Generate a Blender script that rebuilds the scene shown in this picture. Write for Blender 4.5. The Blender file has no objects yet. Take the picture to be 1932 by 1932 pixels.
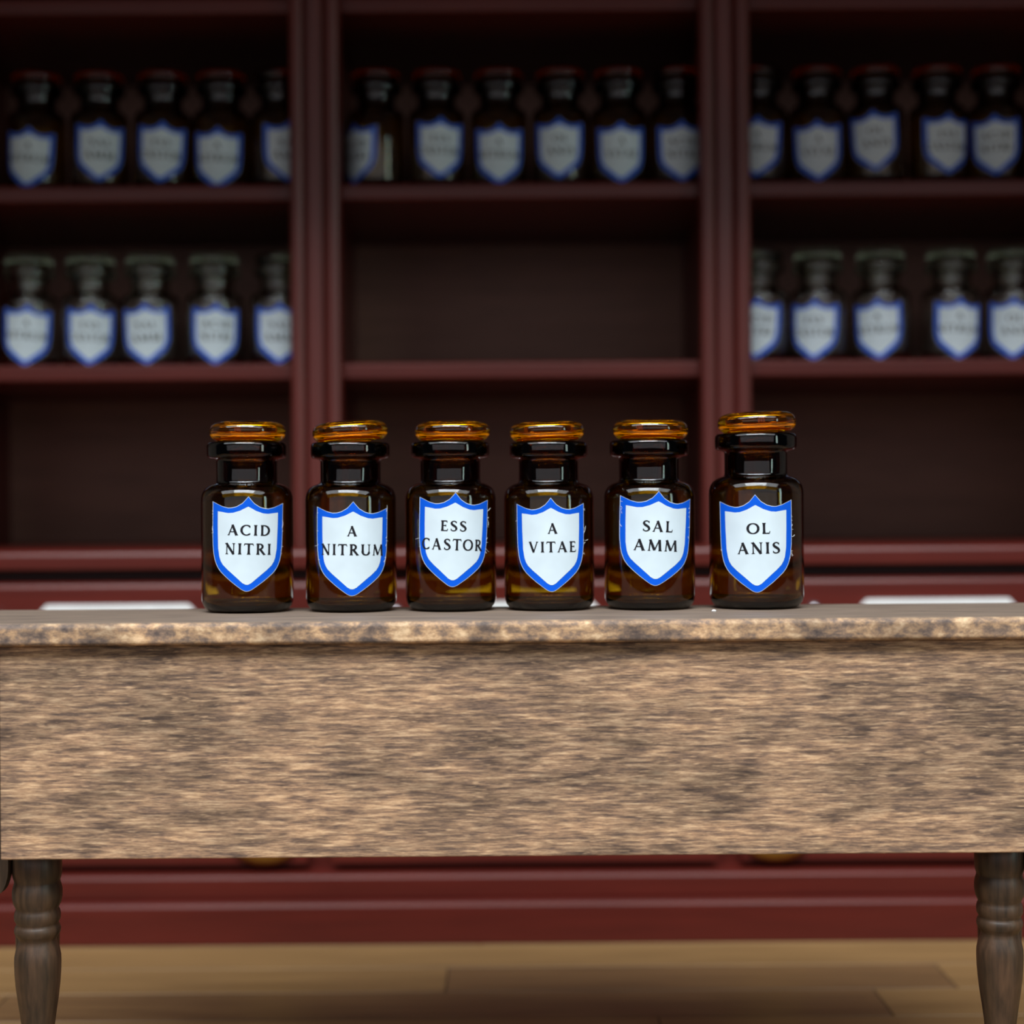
import bpy, bmesh, math, random
from mathutils import Matrix, Vector

# ------------------------------------------------------------------ camera / world / light
F = 3000.0                 # focal length in pixels of the 1932 px frame
H = 0.71                   # eye height above the miniature floor
TH = math.radians(0.42)    # slight roll of the hand-held camera
ST, CT = math.sin(TH), math.cos(TH)

scene = bpy.context.scene
COL = scene.collection
cd = bpy.data.cameras.new('camera')
cam = bpy.data.objects.new('camera', cd)
COL.objects.link(cam)
cd.sensor_width = 36.0
cd.lens = F / 1932.0 * 36.0
cd.clip_start = 0.02
cam.matrix_world = Matrix.Translation((0, 0, H)) @ Matrix.Rotation(math.pi / 2, 4, 'X') @ Matrix.Rotation(-TH, 4, 'Z')
cd.dof.use_dof = True
cd.dof.focus_distance = 1.838
cd.dof.aperture_fstop = 1.6
scene.camera = cam

world = bpy.data.worlds.new('world')
scene.world = world
world.use_nodes = True
bg = world.node_tree.nodes['Background']
bg.inputs[0].default_value = (0.50, 0.58, 0.70, 1)
bg.inputs[1].default_value = 0.04

def area(name, loc, target, sx, sy, power, color):
    l = bpy.data.lights.new(name, 'AREA')
    l.shape = 'RECTANGLE'; l.size = sx; l.size_y = sy
    l.energy = power; l.color = color
    o = bpy.data.objects.new(name, l)
    COL.objects.link(o)
    o.location = loc
    o.rotation_euler = (Vector(target) - Vector(loc)).to_track_quat('-Z', 'Y').to_euler()
    return o

# daylight of the room's windows behind the camera
area('window_daylight', (-0.5, -1.8, 6.2), (0, 2.0, 0.6), 14.0, 3.2, 640, (0.93, 0.97, 1.0))
area('window_open_sky_daylight', (-0.3, -1.75, 6.1), (0, 2.0, 0.6), 5.0, 2.5, 560, (0.93, 0.97, 1.0))
area('curtained_window_daylight', (-0.3, -4.0, 1.9), (0, 2.0, 0.9), 13.0, 2.4, 75, (0.97, 0.96, 1.0))
area('garden_window_daylight', (6.0, -2.4, 1.9), (0, 2.0, 0.8), 0.7, 3.0, 50, (0.75, 1.0, 0.92))

vs = scene.view_settings
vs.view_transform = 'Standard'
vs.look = 'None'
vs.exposure = -0.20
vs.gamma = 1.0
vs.use_curve_mapping = False

# ------------------------------------------------------------------ helpers
def W(px, py, d):
    """point at depth d that shows at pixel (px, py)"""
    u, v = px - 966.0, 966.0 - py
    return Vector(((u * CT + v * ST) * d / F, d, H + (-u * ST + v * CT) * d / F))

def lin(c):
    return tuple(((x / 255.0 + 0.055) / 1.055) ** 2.4 if x > 10 else x / 255.0 / 12.92 for x in c)

def obj(name, bm, mat, parent=None, smooth=False):
    me = bpy.data.meshes.new(name)
    bmesh.ops.recalc_face_normals(bm, faces=bm.faces)
    if smooth:
        for f in bm.faces:
            f.smooth = True
    bm.to_mesh(me); bm.free()
    o = bpy.data.objects.new(name, me)
    COL.objects.link(o)
    if mat:
        me.materials.append(mat)
    if parent:
        o.parent = parent
    return o

def inst(name, src, parent=None):
    o = bpy.data.objects.new(name, src.data)
    COL.objects.link(o)
    if parent:
        o.parent = parent
    return o

def empty(name, loc=(0, 0, 0)):
    o = bpy.data.objects.new(name, None)
    COL.objects.link(o)
    o.location = loc
    o.empty_display_size = 0.05
    return o

def tag(o, label, cat, group=None):
    o['label'] = label
    o['category'] = cat
    if group:
        o['group'] = group
    return o

def box(bm, x0, x1, y0, y1, z0, z1, bev=0.0, seg=2):
    vs_ = [bm.verts.new(p) for p in [(x0, y0, z0), (x1, y0, z0), (x1, y1, z0), (x0, y1, z0),
                                     (x0, y0, z1), (x1, y0, z1), (x1, y1, z1), (x0, y1, z1)]]
    fs = [bm.faces.new([vs_[i] for i in q]) for q in
          [(0, 3, 2, 1), (4, 5, 6, 7), (0, 1, 5, 4), (1, 2, 6, 5), (2, 3, 7, 6), (3, 0, 4, 7)]]
    if bev:
        es = {e for f in fs for e in f.edges}
        bmesh.ops.bevel(bm, geom=list(es), offset=bev, segments=seg, affect='EDGES', profile=0.5)
    return bm

def boxo(name, mat, parent, x0, x1, y0, y1, z0, z1, bev=0.0, seg=2, smooth=False):
    return obj(name, box(bmesh.new(), x0, x1, y0, y1, z0, z1, bev, seg), mat, parent, smooth)

def prism(bm, pts, a0, a1, axis):
    """extrude polygon pts along an axis: 'x' takes (y,z), 'z' takes (x,y), 'y' takes (x,z)"""
    def P(p, a):
        return {'x': (a, p[0], p[1]), 'z': (p[0], p[1], a), 'y': (p[0], a, p[1])}[axis]
    A = [bm.verts.new(P(p, a0)) for p in pts]
    B = [bm.verts.new(P(p, a1)) for p in pts]
    n = len(pts)
    bm.faces.new(A); bm.faces.new(B[::-1])
    for i in range(n):
        bm.faces.new([A[i], A[(i + 1) % n], B[(i + 1) % n], B[i]])
    return bm

def lathe(bm, prof, seg=64):
    rings = []
    for r, z in prof:
        if r < 1e-6:
            rings.append([bm.verts.new((0, 0, z))])
        else:
            rings.append([bm.verts.new((r * math.cos(2 * math.pi * k / seg), r * math.sin(2 * math.pi * k / seg), z))
                          for k in range(seg)])
    for a, b in zip(rings, rings[1:]):
        for k in range(seg):
            j = (k + 1) % seg
            if len(a) == 1 and len(b) == 1:
                continue
            if len(a) == 1:
                bm.faces.new([a[0], b[j], b[k]])
            elif len(b) == 1:
                bm.faces.new([a[k], a[j], b[0]])
            else:
                bm.faces.new([a[k], a[j], b[j], b[k]])
    return bm

def catmull(pts, n=5):
    out = []
    m = len(pts)
    for i in range(m - 1):
        p0, p1, p2, p3 = pts[max(i - 1, 0)], pts[i], pts[i + 1], pts[min(i + 2, m - 1)]
        for k in range(n):
            t = k / n
            out.append(tuple(0.5 * (2 * b + (c - a) * t + (2 * a - 5 * b + 4 * c - d) * t * t + (3 * b - a - 3 * c + d) * t ** 3)
                             for a, b, c, d in zip(p0, p1, p2, p3)))
    out.append(tuple(pts[-1]))
    return out

# ------------------------------------------------------------------ materials
class NT:
    def __init__(self, name):
        self.m = bpy.data.materials.new(name)
        self.m.use_nodes = True
        self.t = self.m.node_tree
        self.b = self.t.nodes['Principled BSDF']
    def n(self, kind, **kw):
        nd = self.t.nodes.new('ShaderNode' + kind)
        for k, v in kw.items():
            setattr(nd, k, v)
        return nd
    def l(self, a, ao, b, bi):
        self.t.links.new(a.outputs[ao], b.inputs[bi])
    def coord(self, scale, loc=(0, 0, 0)):
        tc = self.n('TexCoord'); mp = self.n('Mapping')
        mp.inputs['Scale'].default_value = scale
        mp.inputs['Location'].default_value = loc
        self.l(tc, 'Object', mp, 'Vector')
        return mp
    def noise(self, mp, scale, detail=3, rough=0.55, dist=0.0):
        nz = self.n('TexNoise')
        nz.inputs['Scale'].default_value = scale
        nz.inputs['Detail'].default_value = detail
        nz.inputs['Roughness'].default_value = rough
        nz.inputs['Distortion'].default_value = dist
        self.l(mp, 'Vector', nz, 'Vector')
        return nz
    def ramp(self, src, so, stops):
        r = self.n('ValToRGB')
        el = r.color_ramp.elements
        el[0].position, el[0].color = stops[0][0], (*stops[0][1], 1)
        el[1].position, el[1].color = stops[-1][0], (*stops[-1][1], 1)
        for p, c in stops[1:-1]:
            e = el.new(p); e.color = (*c, 1)
        self.l(src, so, r, 'Fac')
        return r
    def mix(self, a, b, fac, mode='MIX'):
        mx = self.n('MixRGB', blend_type=mode)
        for s, i in ((fac, 'Fac'), (a, 'Color1'), (b, 'Color2')):
            if isinstance(s, (int, float)):
                mx.inputs[i].default_value = s
            elif isinstance(s, tuple) and len(s) == 2:
                self.l(s[0], s[1], mx, i)
            else:
                mx.inputs[i].default_value = (*s, 1)
        return mx
    def bump(self, src, so, strength, dist):
        bp = self.n('Bump')
        bp.inputs['Strength'].default_value = strength
        bp.inputs['Distance'].default_value = dist
        self.l(src, so, bp, 'Height')
        self.l(bp, 'Normal', self.b, 'Normal')

def mat_apron(name, seed):
    m = NT(name)
    fine = m.noise(m.coord((30, 40, 330), (seed, 0, 0)), 1.0, 5, 0.72, 0.1)
    flake = m.noise(m.coord((60, 60, 420), (3 + seed, 1, 0)), 1.0, 2, 0.5)
    blot = m.noise(m.coord((7, 7, 26), (seed, 7, 2)), 1.0, 3, 0.6)
    blot2 = m.noise(m.coord((22, 22, 95), (seed, 3, 9)), 1.0, 3, 0.6, 0.4)
    a = m.ramp(fine, 'Fac', [(0.30, lin((88, 74, 68))), (0.43, lin((130, 106, 90))), (0.53, lin((176, 142, 112))), (0.67, lin((226, 192, 154)))])
    b = m.ramp(blot, 'Fac', [(0.36, (0.30, 0.31, 0.34)), (0.50, (0.72, 0.72, 0.73)), (0.66, (1.10, 1.06, 1.02))])
    c = m.mix((a, 'Color'), (b, 'Color'), 0.72, 'MULTIPLY')
    d = m.ramp(blot2, 'Fac', [(0.33, (0.34, 0.34, 0.38)), (0.50, (0.95, 0.95, 0.95)), (0.7, (1.1, 1.07, 1.0))])
    e = m.mix((c, 'Color'), (d, 'Color'), 0.6, 'MULTIPLY')
    fl = m.ramp(flake, 'Fac', [(0.60, (0, 0, 0)), (0.80, (0.75, 0.75, 0.75))])
    g = m.mix((e, 'Color'), lin((226, 188, 148)), (fl, 'Color'))
    m.l(g, 'Color', m.b, 'Base Color')
    m.b.inputs['Roughness'].default_value = 0.62
    m.b.inputs['Specular IOR Level'].default_value = 0.3
    m.bump(fine, 'Fac', 0.25, 0.0012)
    return m.m

def mat_top():
    m = NT('stained table top wood')
    grain = m.noise(m.coord((12, 160, 160), (0, 2, 0)), 1.0, 4, 0.6)
    mott = m.noise(m.coord((40, 70, 70), (4, 0, 1)), 1.0, 6, 0.72, 0.15)
    pat = m.noise(m.coord((17, 9, 9), (1, 5, 0)), 1.0, 3, 0.6)
    a = m.ramp(mott, 'Fac', [(0.34, lin((92, 80, 76))), (0.45, lin((138, 116, 100))), (0.54, lin((190, 154, 118))), (0.66, lin((236, 204, 164)))])
    b = m.ramp(pat, 'Fac', [(0.36, (0.42, 0.42, 0.45)), (0.55, (0.95, 0.93, 0.9)), (0.68, (1.1, 1.05, 1.0))])
    c = m.mix((a, 'Color'), (b, 'Color'), 0.75, 'MULTIPLY')
    up = m.ramp(grain, 'Fac', [(0.35, lin((106, 92, 82))), (0.65, lin((140, 122, 106)))])
    geo = m.n('NewGeometry'); sep = m.n('SeparateXYZ')
    m.l(geo, 'True Normal', sep, 'Vector')
    f = m.ramp(sep, 'Z', [(0.75, (0, 0, 0)), (0.98, (1, 1, 1))])
    g = m.mix((c, 'Color'), (up, 'Color'), (f, 'Color'))
    m.l(g, 'Color', m.b, 'Base Color')
    m.b.inputs['Roughness'].default_value = 0.6
    m.b.inputs['Specular IOR Level'].default_value = 0.4
    m.bump(mott, 'Fac', 0.35, 0.0015)
    return m.m

def mat_leg():
    m = NT('dark stained leg wood')
    g = m.noise(m.coord((150, 150, 14)), 1.0, 4, 0.6)
    p = m.noise(m.coord((40, 40, 22), (1, 2, 3)), 1.0, 2, 0.5)
    a = m.ramp(g, 'Fac', [(0.3, lin((48, 37, 28))), (0.7, lin((86, 65, 48)))])
    b = m.ramp(p, 'Fac', [(0.35, (0.6, 0.62, 0.6)), (0.7, (1.15, 1.05, 1.0))])
    c = m.mix((a, 'Color'), (b, 'Color'), 0.8, 'MULTIPLY')
    m.l(c, 'Color', m.b, 'Base Color')
    m.b.inputs['Roughness'].default_value = 0.42
    m.bump(g, 'Fac', 0.15, 0.001)
    return m.m

def mat_red(name, c0, c1, rough, spec=0.5, axis=(4, 60, 60)):
    m = NT(name)
    g = m.noise(m.coord(axis), 1.0, 4, 0.6)
    a = m.ramp(g, 'Fac', [(0.3, c0), (0.7, c1)])
    m.l(a, 'Color', m.b, 'Base Color')
    m.b.inputs['Roughness'].default_value = rough
    m.b.inputs['Specular IOR Level'].default_value = spec
    return m.m

def mat_plain(name, col, rough=0.5, metal=0.0, spec=0.5):
    m = NT(name)
    z = m.noise(m.coord((30, 30, 30)), 1.0, 2)
    a = m.ramp(z, 'Fac', [(0.3, tuple(c * 0.94 for c in col)), (0.7, tuple(min(1, c * 1.04) for c in col))])
    m.l(a, 'Color', m.b, 'Base Color')
    m.b.inputs['Roughness'].default_value = rough
    m.b.inputs['Metallic'].default_value = metal
    m.b.inputs['Specular IOR Level'].default_value = spec
    return m.m

def mat_glass(name, sigma, tint=(1, 1, 1), ior=1.5):
    m = NT(name)
    m.b.inputs['Base Color'].default_value = (*tint, 1)
    m.b.inputs['Roughness'].default_value = 0.0
    m.b.inputs['IOR'].default_value = ior
    m.b.inputs['Transmission Weight'].default_value = 1.0
    va = m.n('VolumeAbsorption')
    rho = max(sigma) * 1.02
    va.inputs['Color'].default_value = (*[1 - s / rho for s in sigma], 1)
    va.inputs['Density'].default_value = rho
    m.l(va, 'Volume', m.t.nodes['Material Output'], 'Volume')
    return m.m

M_APRON = mat_apron('streaky stained apron wood', 0.0)
M_TOP = mat_top()
M_LEG = mat_leg()
M_RED = mat_red('red mahogany', (0.078, 0.0090, 0.0058), (0.112, 0.0130, 0.0080), 0.36, 0.38)
M_REDV = mat_red('red mahogany upright grain', (0.085, 0.0135, 0.0100), (0.125, 0.0190, 0.0135), 0.38, axis=(60, 60, 4))
M_BACK = mat_red('dark brown back panel', (0.205, 0.096, 0.068), (0.270, 0.125, 0.088), 0.55, 0.4, axis=(5, 30, 40))
M_PAPER = mat_plain('white label paper', (0.68, 0.79, 0.85), 0.7, spec=0.15)
M_BLUE = mat_plain('blue label border', (0.003, 0.105, 0.70), 0.65, spec=0.1)
M_INK = mat_plain('black lettering ink', (0.012, 0.012, 0.016), 0.6, spec=0.2)
M_CARD = mat_plain('white card', (0.85, 0.88, 0.88), 0.6)
M_PEWTER = mat_plain('grey pewter', (0.42, 0.42, 0.45), 0.35, 1.0)
M_BRASS = mat_plain('old brass', (0.45, 0.27, 0.06), 0.35, 1.0)
M_LINT = mat_plain('pale lint', (0.75, 0.74, 0.72), 0.8)
M_AMBER = mat_glass('brown amber glass', (125, 200, 650))
M_AMBERSTOP = mat_glass('orange amber glass', (0.2, 7.6, 110))
M_CLEAR = mat_glass('clear glass', (9.0, 8.0, 10.5), (0.95, 0.96, 0.93))
M_AMBERSHADED = mat_glass('amber stopper glass darkened for shade', (14, 34, 200))  # shelf stoppers' shade put into the glass: absorbs more than the table ones
M_WALL = mat_plain('plain wall paint', (0.30, 0.27, 0.24), 0.8)

# ------------------------------------------------------------------ room shell
ROW = 0.127
Y0 = 2.61
fl = boxo('floor', mat_plain('dark floor joint wood', (0.05, 0.03, 0.018), 0.7), None, -2.2, 2.2, 0.70, 3.26, -0.03, -0.0016)  # dark base that shows in the plank joints
fl['kind'] = 'structure'

def mat_plank(i, c0, c1):
    m = NT('oak plank %d' % i)
    g = m.noise(m.coord((3.5, 46, 46), (i * 3.1, i, 0)), 1.0, 4, 0.6, 0.3)
    a = m.ramp(g, 'Fac', [(0.3, c0), (0.7, c1)])
    m.l(a, 'Color', m.b, 'Base Color')
    m.b.inputs['Roughness'].default_value = 0.45
    return m.m
PL = [mat_plank(0, lin((130, 100, 62)), lin((156, 122, 78))),
      mat_plank(1, lin((122, 93, 58)), lin((147, 113, 73))),
      mat_plank(2, lin((108, 81, 52)), lin((134, 102, 66)))]
rnd = random.Random(4)
joints = {0: [-1.0, 0.95], 1: [-1.35, -0.104, 0.655, 1.6], 2: [-0.75, 0.53], 3: [-1.2, 0.2, 1.3]}
shade = {(0, 0): 0, (0, 1): 0, (0, 2): 1, (1, 0): 1, (1, 1): 0, (1, 2): 2, (1, 3): 0, (1, 4): 1, (2, 0): 1, (2, 1): 2, (2, 2): 0}
for k in range(-5, 15):
    y1 = Y0 - ROW * k
    y0 = y1 - ROW
    js = joints.get(k) or sorted([rnd.uniform(-1.7, -0.5), rnd.uniform(-0.2, 0.6), rnd.uniform(0.9, 1.8)])
    xs = [-2.2] + js + [2.2]
    for q in range(len(xs) - 1):
        mi = shade.get((k, q), rnd.choice([0, 1, 1, 2]))
        boxo('floor_plank', PL[mi], fl, xs[q] + 0.0012, xs[q + 1] - 0.0012, max(y0, 0.70) + 0.0008, min(y1, 3.26) - 0.0008,
             -0.02, 0.0, 0.0010, 1)

wb = boxo('wall_back', M_WALL, None, -1.20, 1.235, 3.262, 3.32, -0.03, 1.80)
wb['kind'] = 'structure'
ce = boxo('shade_ceiling', M_WALL, None, -1.24, 1.275, 1.90, 3.32, 1.801, 1.84)  # unseen ceiling added; its front edge is set to shade the upper shelves
ce['kind'] = 'structure'
for nm, xa, xb in (('shade_wall_left', -1.24, -1.201), ('shade_wall_right', 1.236, 1.275)):  # unseen side walls added to keep side light off the shelves
    w_ = boxo(nm, M_WALL, None, xa, xb, 1.90, 3.32, 0.0, 1.80)
    w_['kind'] = 'structure'

# ------------------------------------------------------------------ shelf unit and base cabinet
CX = 0.0175
PIL = [-1.013, -0.326, 0.361, 1.048]
YB = 3.15                      # back panel
YF = 2.69                      # front of the boards
BOARD_TOP = [0.9650, 1.2685, 1.5860]
TB = 0.029

base = empty('base_cabinet', (CX, 2.66, 0))
tag(base, 'long dark red mahogany base cabinet with white label plates and stepped plinth, behind table', 'cabinet')
def bchild(o, parent=None):
    """keep world coordinates under the empty"""
    p = parent or base
    o.parent = p
    o.matrix_parent_inverse = Matrix.Translation(-p.matrix_basis.translation) if parent is None else Matrix()
    return o
X0, X1 = -1.06, 1.095
def round_nose(yf, yb, z0, z1, r_top, r_bot, n=5):
    pts = [(yb, z0)]
    for k in range(n + 1):
        a = math.pi / 2 * k / n
        pts.append((yf + r_bot - r_bot * math.sin(a), z0 + r_bot - r_bot * math.cos(a)))
    for k in range(n + 1):
        a = math.pi / 2 * k / n
        pts.append((yf + r_top - r_top * math.cos(a), z1 - r_top + r_top * math.sin(a)))
    pts.append((yb, z1))
    return pts

bchild(boxo('carcass', M_RED, None, X0 + 0.02, X1 - 0.02, 2.70, YB + 0.05, 0.06, 0.6185))
fas = bchild(obj('fascia_rail', prism(bmesh.new(), round_nose(2.625, 2.699, 0.32, 0.5995, 0.013, 0.004), X0, X1, 'x'), M_RED))
st1 = bchild(obj('plinth_step', prism(bmesh.new(), round_nose(2.638, 2.699, 0.0705, 0.1105, 0.009, 0.002), X0, X1, 'x'), M_RED))
st2 = bchild(obj('plinth', prism(bmesh.new(), round_nose(2.613, YB, 0.0005, 0.070, 0.010, 0.002), X0 - 0.01, X1 + 0.01, 'x'), M_RED))
bays = [(PIL[i] + 0.020, PIL[i + 1] - 0.020) for i in range(3)]
doors = []
for i, (a, b) in enumerate(bays):
    doors.append(bchild(boxo('door', M_RED, None, a, b, 2.662, 2.699, 0.122, 0.31, 0.003)))
# octagonal card plates and pewter knobs on the rail
def plate_bm(w, h, ch, t):
    pts = [(-w, -h + ch), (-w + ch, -h), (w - ch, -h), (w, -h + ch), (w, h - ch), (w - ch, h), (-w + ch, h), (-w, h - ch)]
    bm = prism(bmesh.new(), pts, -t, 0, 'y')
    return bm
cx_plate = [W(222, 1200, 2.62).x, W(984, 1200, 2.62).x, W(1770, 1200, 2.62).x]
z_top = 0.5625
for i in range(3):
    if i == 0:
        p0 = obj('label_plate', plate_bm(0.1270, 0.0125, 0.0105, 0.007), M_CARD)
        p = p0
    else:
        p = inst('label_plate', p0)
    p.parent = fas
    p.location = (cx_plate[i], 2.6248, z_top - 0.0125)
    for s in (-1, 1):
        if i == 0 and s == -1:
            bm = bmesh.new()
            lathe(bm, [(0, 0), (0.006, 0), (0.005, 0.006), (0.006, 0.009), (0.010, 0.013), (0.0115, 0.018), (0.009, 0.023), (0.005, 0.0255), (0, 0.026)], 20)
            k0 = obj('knob', bm, M_PEWTER, None, True); k = k0
        else:
            k = inst('knob', k0)
        k.parent = fas
        k.rotation_euler = (math.pi / 2, 0, 0)
        k.location = (cx_plate[i] + s * 0.206, 2.6248, 0.548)
# brass cup pulls on the outer doors
def cup_bm():
    bm = bmesh.new()
    n, m_ = 24, 8
    rows = []
    for j in range(m_ + 1):
        t = math.pi / 2 * j / m_
        ring = []
        for i in range(n):
            a = 2 * math.pi * i / n
            ring.append(bm.verts.new((0.056 * math.cos(t) * math.cos(a), -0.020 * math.sin(t), 0.034 * math.cos(t) * math.sin(a)))
                        if j < m_ else None)
        rows.append(ring)
    tip = bm.verts.new((0, -0.020, 0))
    for j in range(m_ - 1):
        for i in range(n):
            k = (i + 1) % n
            bm.faces.new([rows[j][i], rows[j][k], rows[j + 1][k], rows[j + 1][i]])
    for i in range(n):
        bm.faces.new([rows[m_ - 1][i], rows[m_ - 1][(i + 1) % n], tip])
    bm.faces.new(rows[0])
    return bm
cp0 = None
for dr, px in ((doors[0], 497), (doors[2], 1468)):
    x = W(px, 1626, 2.645).x
    if cp0 is None:
        cp = cp0 = obj('cup_pull', cup_bm(), M_BRASS, None, True)
    else:
        cp = inst('cup_pull', cp0)
    cp.parent = dr
    cp.location = (x, 2.6618, 0.1550)
    cp['label'] = 'brass cup pull'

wt = obj('worktop', prism(bmesh.new(), round_nose(2.615, YB + 0.05, 0.6190, 0.6530, 0.014, 0.004), X0 - 0.01, X1 + 0.01, 'x'), M_RED)
tag(wt, 'dark red mahogany worktop slab with rounded edge, lying on the base cabinet', 'worktop')

shelf = empty('shelf_unit', (CX, 2.9, 0.6532))
tag(shelf, 'dark red mahogany three-bay wall shelf with fluted uprights, standing on the worktop', 'shelf')
def schild(o):
    o.parent = shelf
    o.matrix_parent_inverse = Matrix.Translation(-shelf.matrix_basis.translation)
    return o
schild(boxo('back_panel', M_BACK, None, X0, X1, YB, YB + 0.03, 0.6534, 1.66))
# fluted pilasters: a moulded cross-section run up the whole height
def pil_section(xc):
    w = 0.0425
    yf, yb = 2.655, 2.688
    pts = [(xc - w, yb), (xc - w, yf + 0.010)]
    def bead(a, b, d, n=5):
        out = []
        for k in range(n + 1):
            t = math.pi * k / n
            out.append((xc + (a + b) / 2 - (b - a) / 2 * math.cos(t), yf + 0.008 - d * math.sin(t)))
        return out
    pts += bead(-w + 0.001, -0.018, 0.008)
    pts += [(xc - 0.0165, yf + 0.014)]
    pts += bead(-0.014, 0.012, 0.003)
    pts += [(xc + 0.0145, yf + 0.014)]
    pts += bead(0.017, w - 0.001, 0.008)
    pts += [(xc + w, yf + 0.010), (xc + w, yb)]
    return pts
for xc in PIL:
    schild(obj('pilaster', prism(bmesh.new(), pil_section(xc), 0.6534, 1.66, 'z'), M_REDV))
    schild(boxo('partition', M_REDV, None, xc - 0.020, xc + 0.020, 2.6885, YB - 0.0005, 0.6534, 1.66))
for i in range(3):
    for z in BOARD_TOP:
        schild(obj('shelf_board', prism(bmesh.new(), round_nose(YF, YB - 0.0005, z - TB, z, 0.007, 0.004),
                                        PIL[i] + 0.0205, PIL[i + 1] - 0.0205, 'x'), M_RED))
schild(obj('cornice', prism(bmesh.new(), [(YB + 0.03, 1.6605), (2.64, 1.6605), (2.62, 1.67), (2.615, 1.685), (2.58, 1.71), (2.56, 1.715), (2.56, 1.735), (YB + 0.03, 1.735)],
                            X0 - 0.03, X1 + 0.03, 'x'), M_RED))

# ------------------------------------------------------------------ table
TZ = H - 0.11875            # table top height
TXC = 0.005
table = empty('table', (TXC, 1.88, 0))
tag(table, 'brown stained wooden table with streaky apron and turned legs, carrying six amber bottles', 'table')
def tchild(o):
    o.parent = table
    o.matrix_parent_inverse = Matrix.Translation(-table.matrix_basis.translation)
    return o
tb_pts = round_nose(1.748, 2.000, TZ - 0.0255, TZ, 0.0075, 0.005, 6)
tchild(obj('table_top', prism(bmesh.new(), tb_pts, TXC - 0.66, TXC + 0.66, 'x'), M_TOP))
ZA0, ZA1 = 0.3285, TZ - 0.0258
AH = 0.5745
tchild(boxo('front_apron', M_APRON, None, TXC - AH, TXC + AH, 1.762, 1.774, ZA0, ZA1, 0.0014, 2))
tchild(boxo('back_apron', M_APRON, None, TXC - AH, TXC + AH, 1.962, 1.978, ZA0 + 0.10, ZA1, 0.0014, 2))
for s in (-1, 1):
    tchild(boxo('side_apron', M_APRON, None, TXC + s * AH - (0.016 if s > 0 else 0), TXC + s * AH + (0.016 if s < 0 else 0),
                1.7745, 1.9615, ZA0 + 0.02, ZA1, 0.0014, 2))
S = 1.80 / F * 0.955
legp = [(48, 1628), (48, 1640), (46.5, 1648), (44.5, 1653), (44.5, 1657), (46.5, 1663), (48.5, 1672), (48.5, 1684), (46.5, 1695), (42.5, 1703),
        (41.5, 1707), (43.5, 1711), (45, 1718), (44.5, 1727), (41, 1733), (40.5, 1736), (43, 1739), (45, 1745), (44.5, 1751), (41, 1757), (37, 1762),
        (36.5, 1766), (38.5, 1773), (42.5, 1784), (45, 1796), (45.4, 1808), (44.8, 1828), (43, 1850), (39.5, 1878), (36, 1900), (32, 1928),
        (28, 1965), (24, 2010), (21, 2060), (19.5, 2100), (20, 2112), (27, 2120), (29, 2128), (27, 2136), (22, 2142), (21, 2150), (24, 2154)]
legp = [(r * S, H - (y - 966) * 1.8145 / F) for r, y in legp]
legp = [(r, max(z, 0)) for r, z in legp]
legp[0] = (legp[0][0], ZA0 + 0.02)
legp = [(0, ZA0 + 0.02)] + legp + [(23 * S, 0.0), (0, 0.0)]
legp = [p for p in legp]
leg_src = None
for s, yy, px in ((-1, 1.8145, 71), (1, 1.8145, 1886), (-1, 1.932, 71), (1, 1.932, 1886)):
    if leg_src is None:
        l = leg_src = obj('leg', lathe(bmesh.new(), legp, 36), M_LEG, None, True)
    else:
        l = inst('leg', leg_src)
    tchild(l)
    l.location = (W(px, 1750, yy).x, yy, 0)
    l.rotation_euler = (0, 0, s * yy * 3)
# curved bracket below the left end of the table
br = []
for (px, py) in [(20, 1228), (20.5, 1640), (19, 1652), (16, 1664), (12, 1674), (7, 1681), (0, 1686), (-12, 1689), (-30, 1689), (-42, 1683), (-46, 1670), (-47, 1228)]:
    p = W(px, py, 1.80)
    br.append((p.x, p.z))
lx0 = W(71, 1750, 1.8145).x + W(1886, 1750, 1.8145).x
tchild(obj('end_bracket', prism(bmesh.new(), br, 1.790, 1.806, 'y'), M_LEG))
tchild(obj('end_bracket', prism(bmesh.new(), [(lx0 - x_, z_) for x_, z_ in br], 1.790, 1.806, 'y'), M_LEG))

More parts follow.
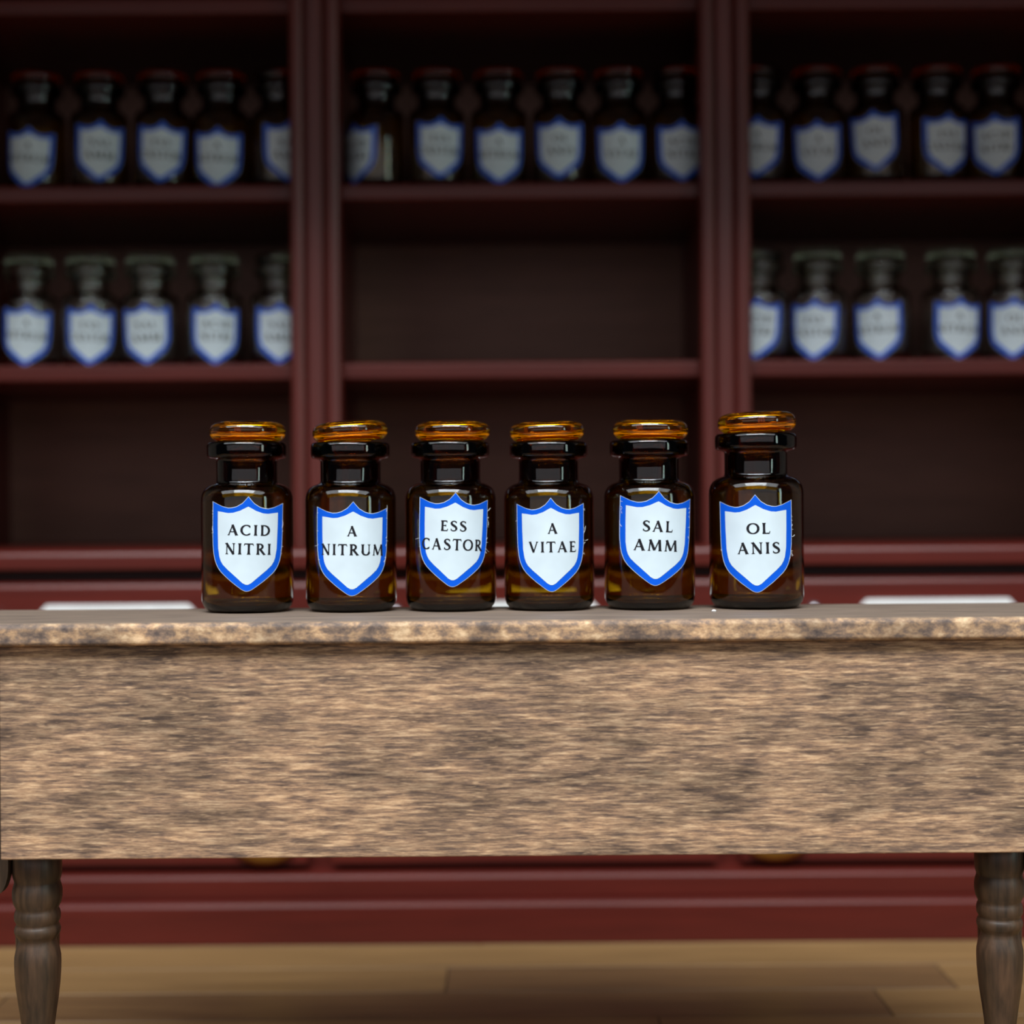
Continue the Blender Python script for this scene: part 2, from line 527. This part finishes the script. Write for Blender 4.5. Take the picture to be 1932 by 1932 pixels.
# ------------------------------------------------------------------ lettering
T_, t_ = 0.215, 0.105
class G:
    def __init__(self): self.q = []
    def stroke(self, pts, w):
        n = len(pts)
        ws = w if isinstance(w, (list, tuple)) else [w] * n
        L, R = [], []
        for i, p in enumerate(pts):
            a = pts[max(i - 1, 0)]; b = pts[min(i + 1, n - 1)]
            dx, dy = b[0] - a[0], b[1] - a[1]
            d = math.hypot(dx, dy) or 1
            nx, ny = -dy / d * ws[i] / 2, dx / d * ws[i] / 2
            L.append((p[0] + nx, p[1] + ny)); R.append((p[0] - nx, p[1] - ny))
        for i in range(n - 1):
            self.q.append((R[i], R[i + 1], L[i + 1], L[i]))
    def line(self, a, b, w, n=4, w1=None):
        w1 = w if w1 is None else w1
        self.stroke([(a[0] + (b[0] - a[0]) * k / n, a[1] + (b[1] - a[1]) * k / n) for k in range(n + 1)],
                    [w + (w1 - w) * k / n for k in range(n + 1)])
    def stem(self, x, y0, y1, w):
        # slightly waisted stem, flared at both ends
        n = 6
        self.stroke([(x, y0 + (y1 - y0) * k / n) for k in range(n + 1)],
                    [w * (0.92 + 0.35 * abs(2 * k / n - 1) ** 4) for k in range(n + 1)])
    def serif(self, x, y, half=0.12):
        yy = y + (0.03 if y < 0.5 else -0.03)
        self.line((x - half, yy), (x + half, yy), 0.065, 3)
    def arc(self, cx, cy, rx, ry, a0, a1, thick=T_, thin=t_, n=18):
        pts, ws = [], []
        for k in range(n + 1):
            a = math.radians(a0 + (a1 - a0) * k / n)
            pts.append((cx + rx * math.cos(a), cy + ry * math.sin(a)))
            ws.append(thin + (thick - thin) * abs(math.cos(a)) ** 1.3)
        self.stroke(pts, ws)

def glyph(ch):
    g = G()
    if ch == 'A':
        g.line((0.10, 0), (0.46, 1.0), t_, 5); g.line((0.43, 1.0), (0.80, 0), T_, 5, T_ * 1.1)
        g.line((0.24, 0.33), (0.66, 0.33), t_ * 0.9); g.serif(0.10, 0, 0.10); g.serif(0.80, 0, 0.14); w = 0.94
    elif ch == 'C':
        g.arc(0.50, 0.5, 0.42, 0.46, 48, 312); g.line((0.79, 0.72), (0.80, 0.92), 0.07, 2); g.line((0.80, 0.10), (0.82, 0.24), 0.06, 2); w = 0.90
    elif ch == 'I':
        g.stem(0.18, 0, 1, T_); g.serif(0.18, 0, 0.15); g.serif(0.18, 1, 0.15); w = 0.36
    elif ch == 'D':
        g.stem(0.20, 0, 1, T_); g.line((0.08, 0.96), (0.38, 0.955), t_); g.line((0.08, 0.04), (0.38, 0.045), t_)
        g.arc(0.36, 0.5, 0.46, 0.455, -90, 90); w = 0.92
    elif ch == 'N':
        g.stem(0.17, 0, 1, t_); g.stem(0.80, 0, 1, t_); g.line((0.12, 1.0), (0.80, 0.0), T_, 6)
        g.serif(0.17, 0, 0.13); g.serif(0.80, 1, 0.13); g.line((0.0, 0.97), (0.2, 0.97), 0.06, 2); w = 0.96
    elif ch == 'T':
        g.stem(0.40, 0, 1, T_); g.line((0.02, 0.955), (0.78, 0.955), t_, 8); g.line((0.04, 0.97), (0.0, 0.80), 0.07, 2)
        g.line((0.76, 0.97), (0.80, 0.80), 0.07, 2); g.serif(0.40, 0, 0.16); w = 0.80
    elif ch == 'R':
        g.stem(0.20, 0, 1, T_); g.line((0.06, 0.96), (0.36, 0.955), t_); g.arc(0.34, 0.735, 0.27, 0.225, -90, 90, T_ * 0.95, t_, 12)
        g.line((0.22, 0.51), (0.36, 0.51), t_, 2); g.line((0.38, 0.50), (0.78, 0.01), T_, 5, T_ * 0.9); g.serif(0.20, 0, 0.15); g.serif(0.82, 0, 0.07); w = 0.86
    elif ch == 'U':
        g.stem(0.18, 0.28, 1, T_); g.stem(0.78, 0.28, 1, t_); g.arc(0.48, 0.30, 0.30, 0.26, 180, 360, T_, t_, 14)
        g.serif(0.18, 1, 0.15); g.serif(0.78, 1, 0.13); w = 0.94
    elif ch == 'M':
        g.line((0.12, 0), (0.20, 1), t_, 5); g.line((0.18, 1), (0.55, 0.06), T_, 5); g.line((0.55, 0.06), (0.92, 1), t_, 5)
        g.line((0.93, 1), (1.00, 0), T_, 5); g.serif(0.12, 0, 0.11); g.serif(1.0, 0, 0.14); w = 1.14
    elif ch == 'E':
        g.stem(0.20, 0, 1, T_); g.line((0.06, 0.955), (0.62, 0.955), t_, 5); g.line((0.2, 0.52), (0.52, 0.52), t_); g.line((0.06, 0.045), (0.66, 0.045), t_, 5)
        g.line((0.61, 0.97), (0.63, 0.80), 0.07, 2); g.line((0.66, 0.03), (0.70, 0.22), 0.07, 2); g.line((0.52, 0.42), (0.52, 0.62), 0.06, 2); w = 0.72
    elif ch == 'S':
        p = catmull([(0.58, 0.80, 0.06), (0.50, 0.92, t_), (0.36, 0.955, t_), (0.20, 0.90, 0.13), (0.14, 0.76, T_), (0.22, 0.62, T_), (0.38, 0.52, T_ * 1.08),
                     (0.54, 0.40, T_), (0.60, 0.25, T_), (0.53, 0.11, 0.13), (0.37, 0.045, t_), (0.20, 0.07, t_), (0.10, 0.22, 0.06)], 4)
        g.stroke([(a, b) for a, b, c in p], [c for a, b, c in p]); g.line((0.59, 0.76), (0.60, 0.95), 0.055, 2); g.line((0.09, 0.06), (0.10, 0.25), 0.055, 2); w = 0.70
    elif ch == 'O':
        g.arc(0.50, 0.5, 0.43, 0.455, 0, 360, T_, t_ * 0.95, 32); w = 1.0
    elif ch == 'V':
        g.line((0.10, 1), (0.46, 0), T_, 5); g.line((0.45, 0), (0.80, 1), t_, 5); g.serif(0.10, 1, 0.14); g.serif(0.80, 1, 0.11); w = 0.92
    elif ch == 'L':
        g.stem(0.20, 0, 1, T_); g.serif(0.20, 1, 0.15); g.line((0.06, 0.045), (0.64, 0.045), t_, 5); g.line((0.63, 0.03), (0.68, 0.24), 0.07, 2); w = 0.72
    return g.q, w

def text_quads(txt, s0, s1, y0, cap, gap=0.20):
    """quads of one line, its ends at arc positions s0..s1, baseline y0, cap height cap"""
    gl = [glyph(c) for c in txt]
    tot = sum(w for _, w in gl) + gap * (len(gl) - 1)
    k = (s1 - s0) / tot
    out, x = [], 0.0
    for q, w in gl:
        for quad in q:
            out.append([(s0 + (x + a) * k, y0 + b * cap) for a, b in quad])
        x += w + gap
    return out

# ------------------------------------------------------------------ bottles
PX = 1.94 / F                   # one pixel at the bottles' depth
ZS = 0.987
R = 86 * PX
outer = [(0, 3.5), (46, 3), (58, 0.6), (63, 0), (70, 1), (77, 5), (82, 11), (85, 19), (86, 28), (86, 120), (86, 212), (85.4, 219), (83, 227), (79, 233.5), (73, 238.5),
         (66, 241.8), (60.5, 243.2), (58, 245), (57, 249), (57, 268), (57, 285), (58, 288.6), (61.5, 290.6), (67, 291.4), (71.5, 293), (73.8, 296.2), (74.5, 301), (74.5, 314),
         (73.6, 319), (71, 321.6), (67, 322.4), (50, 322.4), (44, 321.4)]
inner = [(41.5, 318), (40.5, 312), (39.5, 285), (39.5, 252), (41, 245), (46, 240), (58, 236.4), (68, 232.6), (75, 226), (79, 217), (80, 208), (80, 110), (80, 30), (78.5, 21),
         (74, 15), (66, 12), (50, 11), (0, 11.5)]
BODY = lathe(bmesh.new(), [(r * PX, z * PX * ZS) for r, z in outer + inner], 72)
stop = [(0, -36), (27, -36), (30.5, -35), (32, -32), (35.5, -3), (37, 0.6), (48, 0.7), (56, 1.4), (63, 4.2), (68.5, 9.5), (71.2, 16), (71.4, 22.5), (69, 29.5), (64, 34.6), (56, 37.8),
        (44, 39), (24, 39.3), (0, 39.3)]
STOP = lathe(bmesh.new(), [(r * PX, z * PX * ZS) for r, z in stop], 72)
body_src = obj('glass_body', BODY, M_AMBER, None, True)
stop_src = obj('stopper', STOP, M_AMBERSTOP, None, True)
body_clear = body_src.data.copy(); body_clear.materials.clear(); body_clear.materials.append(M_CLEAR)
CUT = 22
for v in body_clear.vertices:
    if v.co.z > 60 * PX:
        v.co.z -= CUT * PX * ZS
stop_shaded = stop_src.data.copy(); stop_shaded.materials.clear(); stop_shaded.materials.append(M_AMBERSHADED)
stop_clear = stop_src.data.copy(); stop_clear.materials.clear(); stop_clear.materials.append(M_CLEAR)
STOP_Z = 322.4 * PX * ZS + 0.00002

OT = [(0, 0), (4, 5), (11, 13), (21.5, 19.5), (30, 21.8), (37, 22.3), (48, 19.5), (57, 15), (64.8, 11)]
OB = [(0, 178), (4, 177.3), (9, 175), (18, 168.5), (29, 160), (39, 151.3), (48.5, 142), (53.5, 135), (57, 128), (60, 119), (62, 109), (63.8, 91), (64.5, 65), (64.8, 11)]
IT = [(0, 18.6), (3, 20), (15, 26.5), (28, 30.8), (37, 31.5), (46, 30), (55.6, 28.5)]
IB = [(0, 166), (3, 165.6), (8, 163), (17, 155), (27, 146), (36, 138.2), (45, 129), (49, 122), (51.5, 114.5), (54, 98), (55.2, 60), (55.6, 28.5)]

def interp(tab, x):
    for (a, ya), (b, yb) in zip(tab, tab[1:]):
        if x <= b:
            return ya + (yb - ya) * (x - a) / (b - a)
    return tab[-1][1]

LPX = 1.885 / F                 # one pixel on the label's face
R86 = R / LPX                   # bottle radius in label pixels

def wrap(s, y, rr, rot, rot_c=(0, 0)):
    """label pixel (arc s, y below the peak) turned by rot about the label's middle, wrapped on radius rr"""
    c, sn = math.cos(rot), math.sin(rot)
    dx, dy = s, -(y - 89.0)
    x2, y2 = dx * c + dy * sn, -dx * sn + dy * c       # clockwise turn
    a = x2 * LPX / R
    return (rr * math.sin(a), -rr * math.cos(a), (y2 - 89.0) * LPX)

def aim(lx, py, xb, yb, rs):
    """turn of the label so that its middle shows at pixel column lx"""
    phi = 0.0
    for _ in range(30):
        want = W(lx, py, yb - rs * math.cos(phi)).x - xb
        phi = math.asin(max(-0.95, min(0.95, want / rs)))
    return phi

def arc_s(x):
    return R86 * math.asin(max(-1, min(1, x / R86)))

def shield_bm(top, bot, rr, rot, kx, grow=0.0):
    xs = sorted({round(x, 3) for x, _ in top} | {round(x, 3) for x, _ in bot})
    xm = xs[-1]
    xs = sorted({round(x, 3) for x in xs} | {k * 4.0 for k in range(1, int(xm // 4) + 1)})
    full = [-x for x in xs[::-1] if x > 0] + xs
    bm = bmesh.new()
    cols = []
    for x in full:
        ax = abs(x)
        y0, y1 = interp(top, ax) - grow, interp(bot, ax) + grow
        s = arc_s(x * (1 + grow / 64.0)) * kx
        n = 6
        cols.append([bm.verts.new(wrap(s, y0 + (y1 - y0) * k / n, rr, rot)) for k in range(n + 1)])
    for a, b in zip(cols, cols[1:]):
        for k in range(6):
            bm.faces.new([a[k], a[k + 1], b[k + 1], b[k]])
    bmesh.ops.remove_doubles(bm, verts=bm.verts, dist=1e-7)
    return bm

E0, E1, E2, E3 = R + 0.00025, R + 0.00045, R + 0.00070, R + 0.00090
TEXTS = {   # word, left px, right px (from label centre), cap top, cap bottom (below the label's peak)
    'ACID NITRI': [('ACID', -37, 41, 53, 73), ('NITRI', -41, 43.5, 88, 109)],
    'A NITRUM': [('A', -10.5, 8, 46, 65.5), ('NITRUM', -57.5, 57.5, 80.5, 101.5)],
    'ESS CASTOR': [('ESS', -26, 23, 53, 73), ('CASTOR', -58, 54, 87.5, 109)],
    'A VITAE': [('A', -6.5, 12, 48, 68), ('VITAE', -41.5, 47, 83, 103.5)],
    'SAL AMM': [('SAL', -28, 30, 55.5, 76.5), ('AMM', -42, 40, 91.5, 113)],
    'OL ANIS': [('OL', -16, 26, 51.5, 71.5), ('ANIS', -33.5, 42.5, 87, 108)],
}
def lettering_bm(key, rr, rot, kx, dx=0.0):
    bm = bmesh.new()
    ks = 1.06 if kx > 1.055 else 1.0
    for word, a, b, yt, yb in TEXTS[key]:
        for quad in text_quads(word, arc_s(a + dx), arc_s(b + dx), -yb, yb - yt):
            try:
                bm.faces.new([bm.verts.new(wrap(s * ks, -y, rr, rot)) for s, y in quad])
            except ValueError:
                pass
    return bm

def lint_bm(seed, rot):
    r_ = random.Random(seed)
    bm = bmesh.new()
    for _ in range(r_.randint(9, 13)):
        side = r_.choice([-1, 1, 1])
        y = r_.uniform(14, 120)
        x = interp([(11, 64.8), (65, 64.5), (91, 63.8), (109, 62), (128, 57)], y)
        s0 = arc_s(x) * side
        big = r_.random() < 0.22
        ln = r_.uniform(8, 15) if big else r_.uniform(2, 5)
        a = r_.uniform(-1.2, 1.2); cv = r_.uniform(-1.6, 1.6)
        pts = []
        n = 6
        px_, py_ = s0 - side * 1.0, y
        for k in range(n + 1):
            pts.append(Vector(wrap(px_, py_, R + 0.0006 + 0.0006 * k / n, rot)))
            px_ += side * math.cos(a) * ln / n; py_ += math.sin(a) * ln / n; a += cv / n
        th = 0.00022
        rings = []
        for p in pts:
            rings.append([bm.verts.new(p + Vector((th * math.cos(q * 2.094), 0, th * math.sin(q * 2.094)))) for q in range(3)])
        for u, v in zip(rings, rings[1:]):
            for q in range(3):
                bm.faces.new([u[q], u[(q + 1) % 3], v[(q + 1) % 3], v[q]])
    return bm

used = [False]
def bottle(loc, scale, body, stopper, peak_z, phi, rot, kx, key, label, cat, group, stop_off=(0, 0, 0), stop_tilt=(0, 0), lint=None, shared=None, lscale=1.0):
    e = empty('apothecary_bottle', loc)
    e.scale = (scale,) * 3
    tag(e, label, cat, group)
    g = bpy.data.objects.new('glass_body', body); COL.objects.link(g); g.parent = e
    s = bpy.data.objects.new('stopper', stopper); COL.objects.link(s); s.parent = e
    s.location = (stop_off[0], stop_off[1], STOP_Z + stop_off[2])
    s.rotation_euler = (stop_tilt[0], stop_tilt[1], 0)
    skey = (key, round(rot, 4))
    if shared is not None and skey in shared:
        d0, d1, d2, d3 = shared[skey]
        paper = bpy.data.objects.new('label', d0); COL.objects.link(paper)
        border = bpy.data.objects.new('blue_border', d1); COL.objects.link(border)
        face = bpy.data.objects.new('white_field', d2); COL.objects.link(face)
        let = bpy.data.objects.new('lettering', d3); COL.objects.link(let)
    else:
        rr = rot
        paper = obj('label', shield_bm(OT, OB, E0, rr, kx, 0.9), M_PAPER, None, True)
        border = obj('blue_border', shield_bm(OT, OB, E1, rr, kx), M_BLUE, None, True)
        face = obj('white_field', shield_bm(IT, IB, E2, rr, kx), M_PAPER, None, True)
        let = obj('lettering', lettering_bm(key, E3, rr, kx), M_INK)
        if shared is not None:
            shared[skey] = (paper.data, border.data, face.data, let.data)
    paper.parent = e
    paper.location = (0, 0, peak_z)
    paper.rotation_euler = (0, 0, phi)
    paper.scale = (1, 1, lscale)
    for o in (border, face, let):
        o.parent = paper
    if lint is not None:
        lo = obj('lint_fibres', lint_bm(lint, rot), M_LINT, paper)
        lo['kind'] = 'stuff'
    paper['label'] = 'white shield label with a blue border'
    return e

hero = [  # bottle centre px, width px, label centre px, peak y, clockwise tilt, width factor, words, stopper dx px, dz px, tilt deg
    (467.5, 171, 467, 937.5, 1.2, 1.00, 'ACID NITRI', 2, 0, 0.0),
    (663.0, 170, 665, 947.0, 0.8, 1.02, 'A NITRUM', 1, 1.0, 3.2),
    (851.0, 170, 856.5, 930.0, 2.1, 0.99, 'ESS CASTOR', 5, 0, 0.3),
    (1036.5, 169, 1040, 940.0, -0.7, 0.97, 'A VITAE', -2, 0.4, 1.4),
    (1226.0, 170, 1239.5, 927.5, 2.4, 1.05, 'SAL AMM', 3, 0, -0.6),
    (1427.5, 176, 1426.5, 934.0, -1.3, 0.99, 'OL ANIS', 3, 0.5, 1.6),
]
words_label = {
    'ACID NITRI': 'amber glass bottle reading ACID NITRI, leftmost in the front row on the table',
    'A NITRUM': 'amber glass bottle reading A NITRUM with tilted stopper, standing on the table',
    'ESS CASTOR': 'amber glass bottle reading ESS CASTOR, third from the left on the table',
    'A VITAE': 'amber glass bottle reading A VITAE, fourth from the left on the table',
    'SAL AMM': 'amber glass bottle reading SAL AMM, between A VITAE and OL ANIS on the table',
    'OL ANIS': 'amber glass bottle reading OL ANIS with raised stopper, rightmost on the table',
}
for i, (cx, wpx, lx, py, tilt, kx, key, sdx, sdz, stl) in enumerate(hero):
    sc_ = wpx / 171.0
    p = W(cx, 1100, 1.94)
    x = p.x
    pk = W(lx, py, 1.885).z
    phi = aim(lx, 1020, x, 1.94, R * sc_)
    bottle((x, 1.94, TZ + 0.0001), sc_, body_src.data, stop_src.data, (pk - TZ) / sc_, phi, math.radians(tilt + 0.42), kx, key,
           words_label[key], 'bottle', 'amber bottles on the table', (sdx * PX, 0, sdz * PX), (0, math.radians(-stl)), lint=11 + i)

# bottles on the shelves: bottle px, label px, peak y, tilt(cw), words
row1 = {
    'left': [(70, 52, 239, 3, 'A NITRUM'), (188, 188, 226, 2, 'SAL AMM'), (308, 304, 228, 3, 'ESS CASTOR'), (418, 410, 239, 1, 'A NITRUM'), (528, 544, 226, 1, 'SAL AMM')],
    'centre': [(710, 668, 229, 0, 'ACID NITRI'), (824, 831, 220, 1, 'ESS CASTOR'), (941, 942, 232, 0, 'A NITRUM'), (1057, 1054.5, 221, 0, 'OL ANIS'), (1167, 1172, 229, -1, 'A VITAE'), (1277, 1287, 226, -1, 'ACID NITRI')],
    'right': [(1431, 1428, 218, 2, 'A NITRUM'), (1541, 1543, 225, -2, 'A VITAE'), (1651, 1650, 206, -4, 'OL ANIS'), (1768, 1790, 212, 0, 'ESS CASTOR'), (1879, 1878, 214, -2, 'ACID NITRI')],
}
row2 = {
    'left': [(56, 49, 577, 3, 'A NITRUM'), (172, 170, 592, 2, 'ESS CASTOR'), (284, 275, 571, -3, 'SAL AMM'), (405, 407, 584, 1, 'ACID NITRI'), (527, 527, 576, 1, 'SAL AMM')],
    'right': [(1432, 1427, 561, 2, 'ACID NITRI'), (1543, 1536, 566, 1, 'ESS CASTOR'), (1661, 1657, 562, -3, 'A NITRUM'), (1794, 1811, 570, 2, 'A NITRUM'), (1910, 1912, 574, 1, 'OL ANIS')],
}
ORD = ['leftmost', 'second', 'third', 'fourth', 'fifth', 'sixth']
def descr(kind, i, n, place, key, extra=''):
    if i == 0:
        o = 'leftmost %s bottle' % kind
    elif i == n - 1:
        o = 'rightmost %s bottle' % kind
    else:
        o = '%s %s bottle from the left' % (ORD[i], kind)
    return '%s on the %s' % (o, place) + extra
sh_a, sh_c = {}, {}
YS = 2.762
SSC = 0.90
for rows, z, body, stp, shared, kind, lev, grp in (
        (row1, BOARD_TOP[1], body_src.data, stop_shaded, sh_a, 'amber glass', 'upper shelf', 'amber bottles on the upper shelf'),
        (row2, BOARD_TOP[0], body_clear, stop_clear, sh_c, 'clear glass', 'lower shelf', 'clear bottles on the lower shelf')):
    for bay, items in rows.items():
        for i, (bx, lx, py, tilt, key, *dy) in enumerate(items):
            yy = YS + (dy[0] if dy else 0.0)
            lab = descr(kind, i, len(items), '%s, %s bay' % (lev, bay), key)
            x = W(bx, (966 + (py - 966)), yy).x
            pk = max(W(lx, py, yy - R * SSC).z, z + 0.1055 if lev == 'lower shelf' else 0)
            phi = aim(lx, py + 50, x, yy, R * SSC)
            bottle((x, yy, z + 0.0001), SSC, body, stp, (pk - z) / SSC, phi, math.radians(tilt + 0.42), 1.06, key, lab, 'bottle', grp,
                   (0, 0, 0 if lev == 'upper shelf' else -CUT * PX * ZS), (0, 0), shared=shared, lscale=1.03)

# small paper crumb on the table top
cr = bmesh.new()
bmesh.ops.create_icosphere(cr, subdivisions=2, radius=0.0024)
r5 = random.Random(8)
for v in cr.verts:
    v.co = Vector((v.co.x * 1.25, v.co.y, v.co.z * 0.8)) * r5.uniform(0.75, 1.15)
c = obj('paper_crumb', cr, M_LINT, None, True)
c.location = (W(1347, 1158, 1.86).x, 1.86, TZ + 0.0013)
tag(c, 'tiny white paper crumb on the table top beside the rightmost bottle', 'crumb')

# the two prototypes were only mesh sources
for o in (body_src, stop_src):
    bpy.data.objects.remove(o)
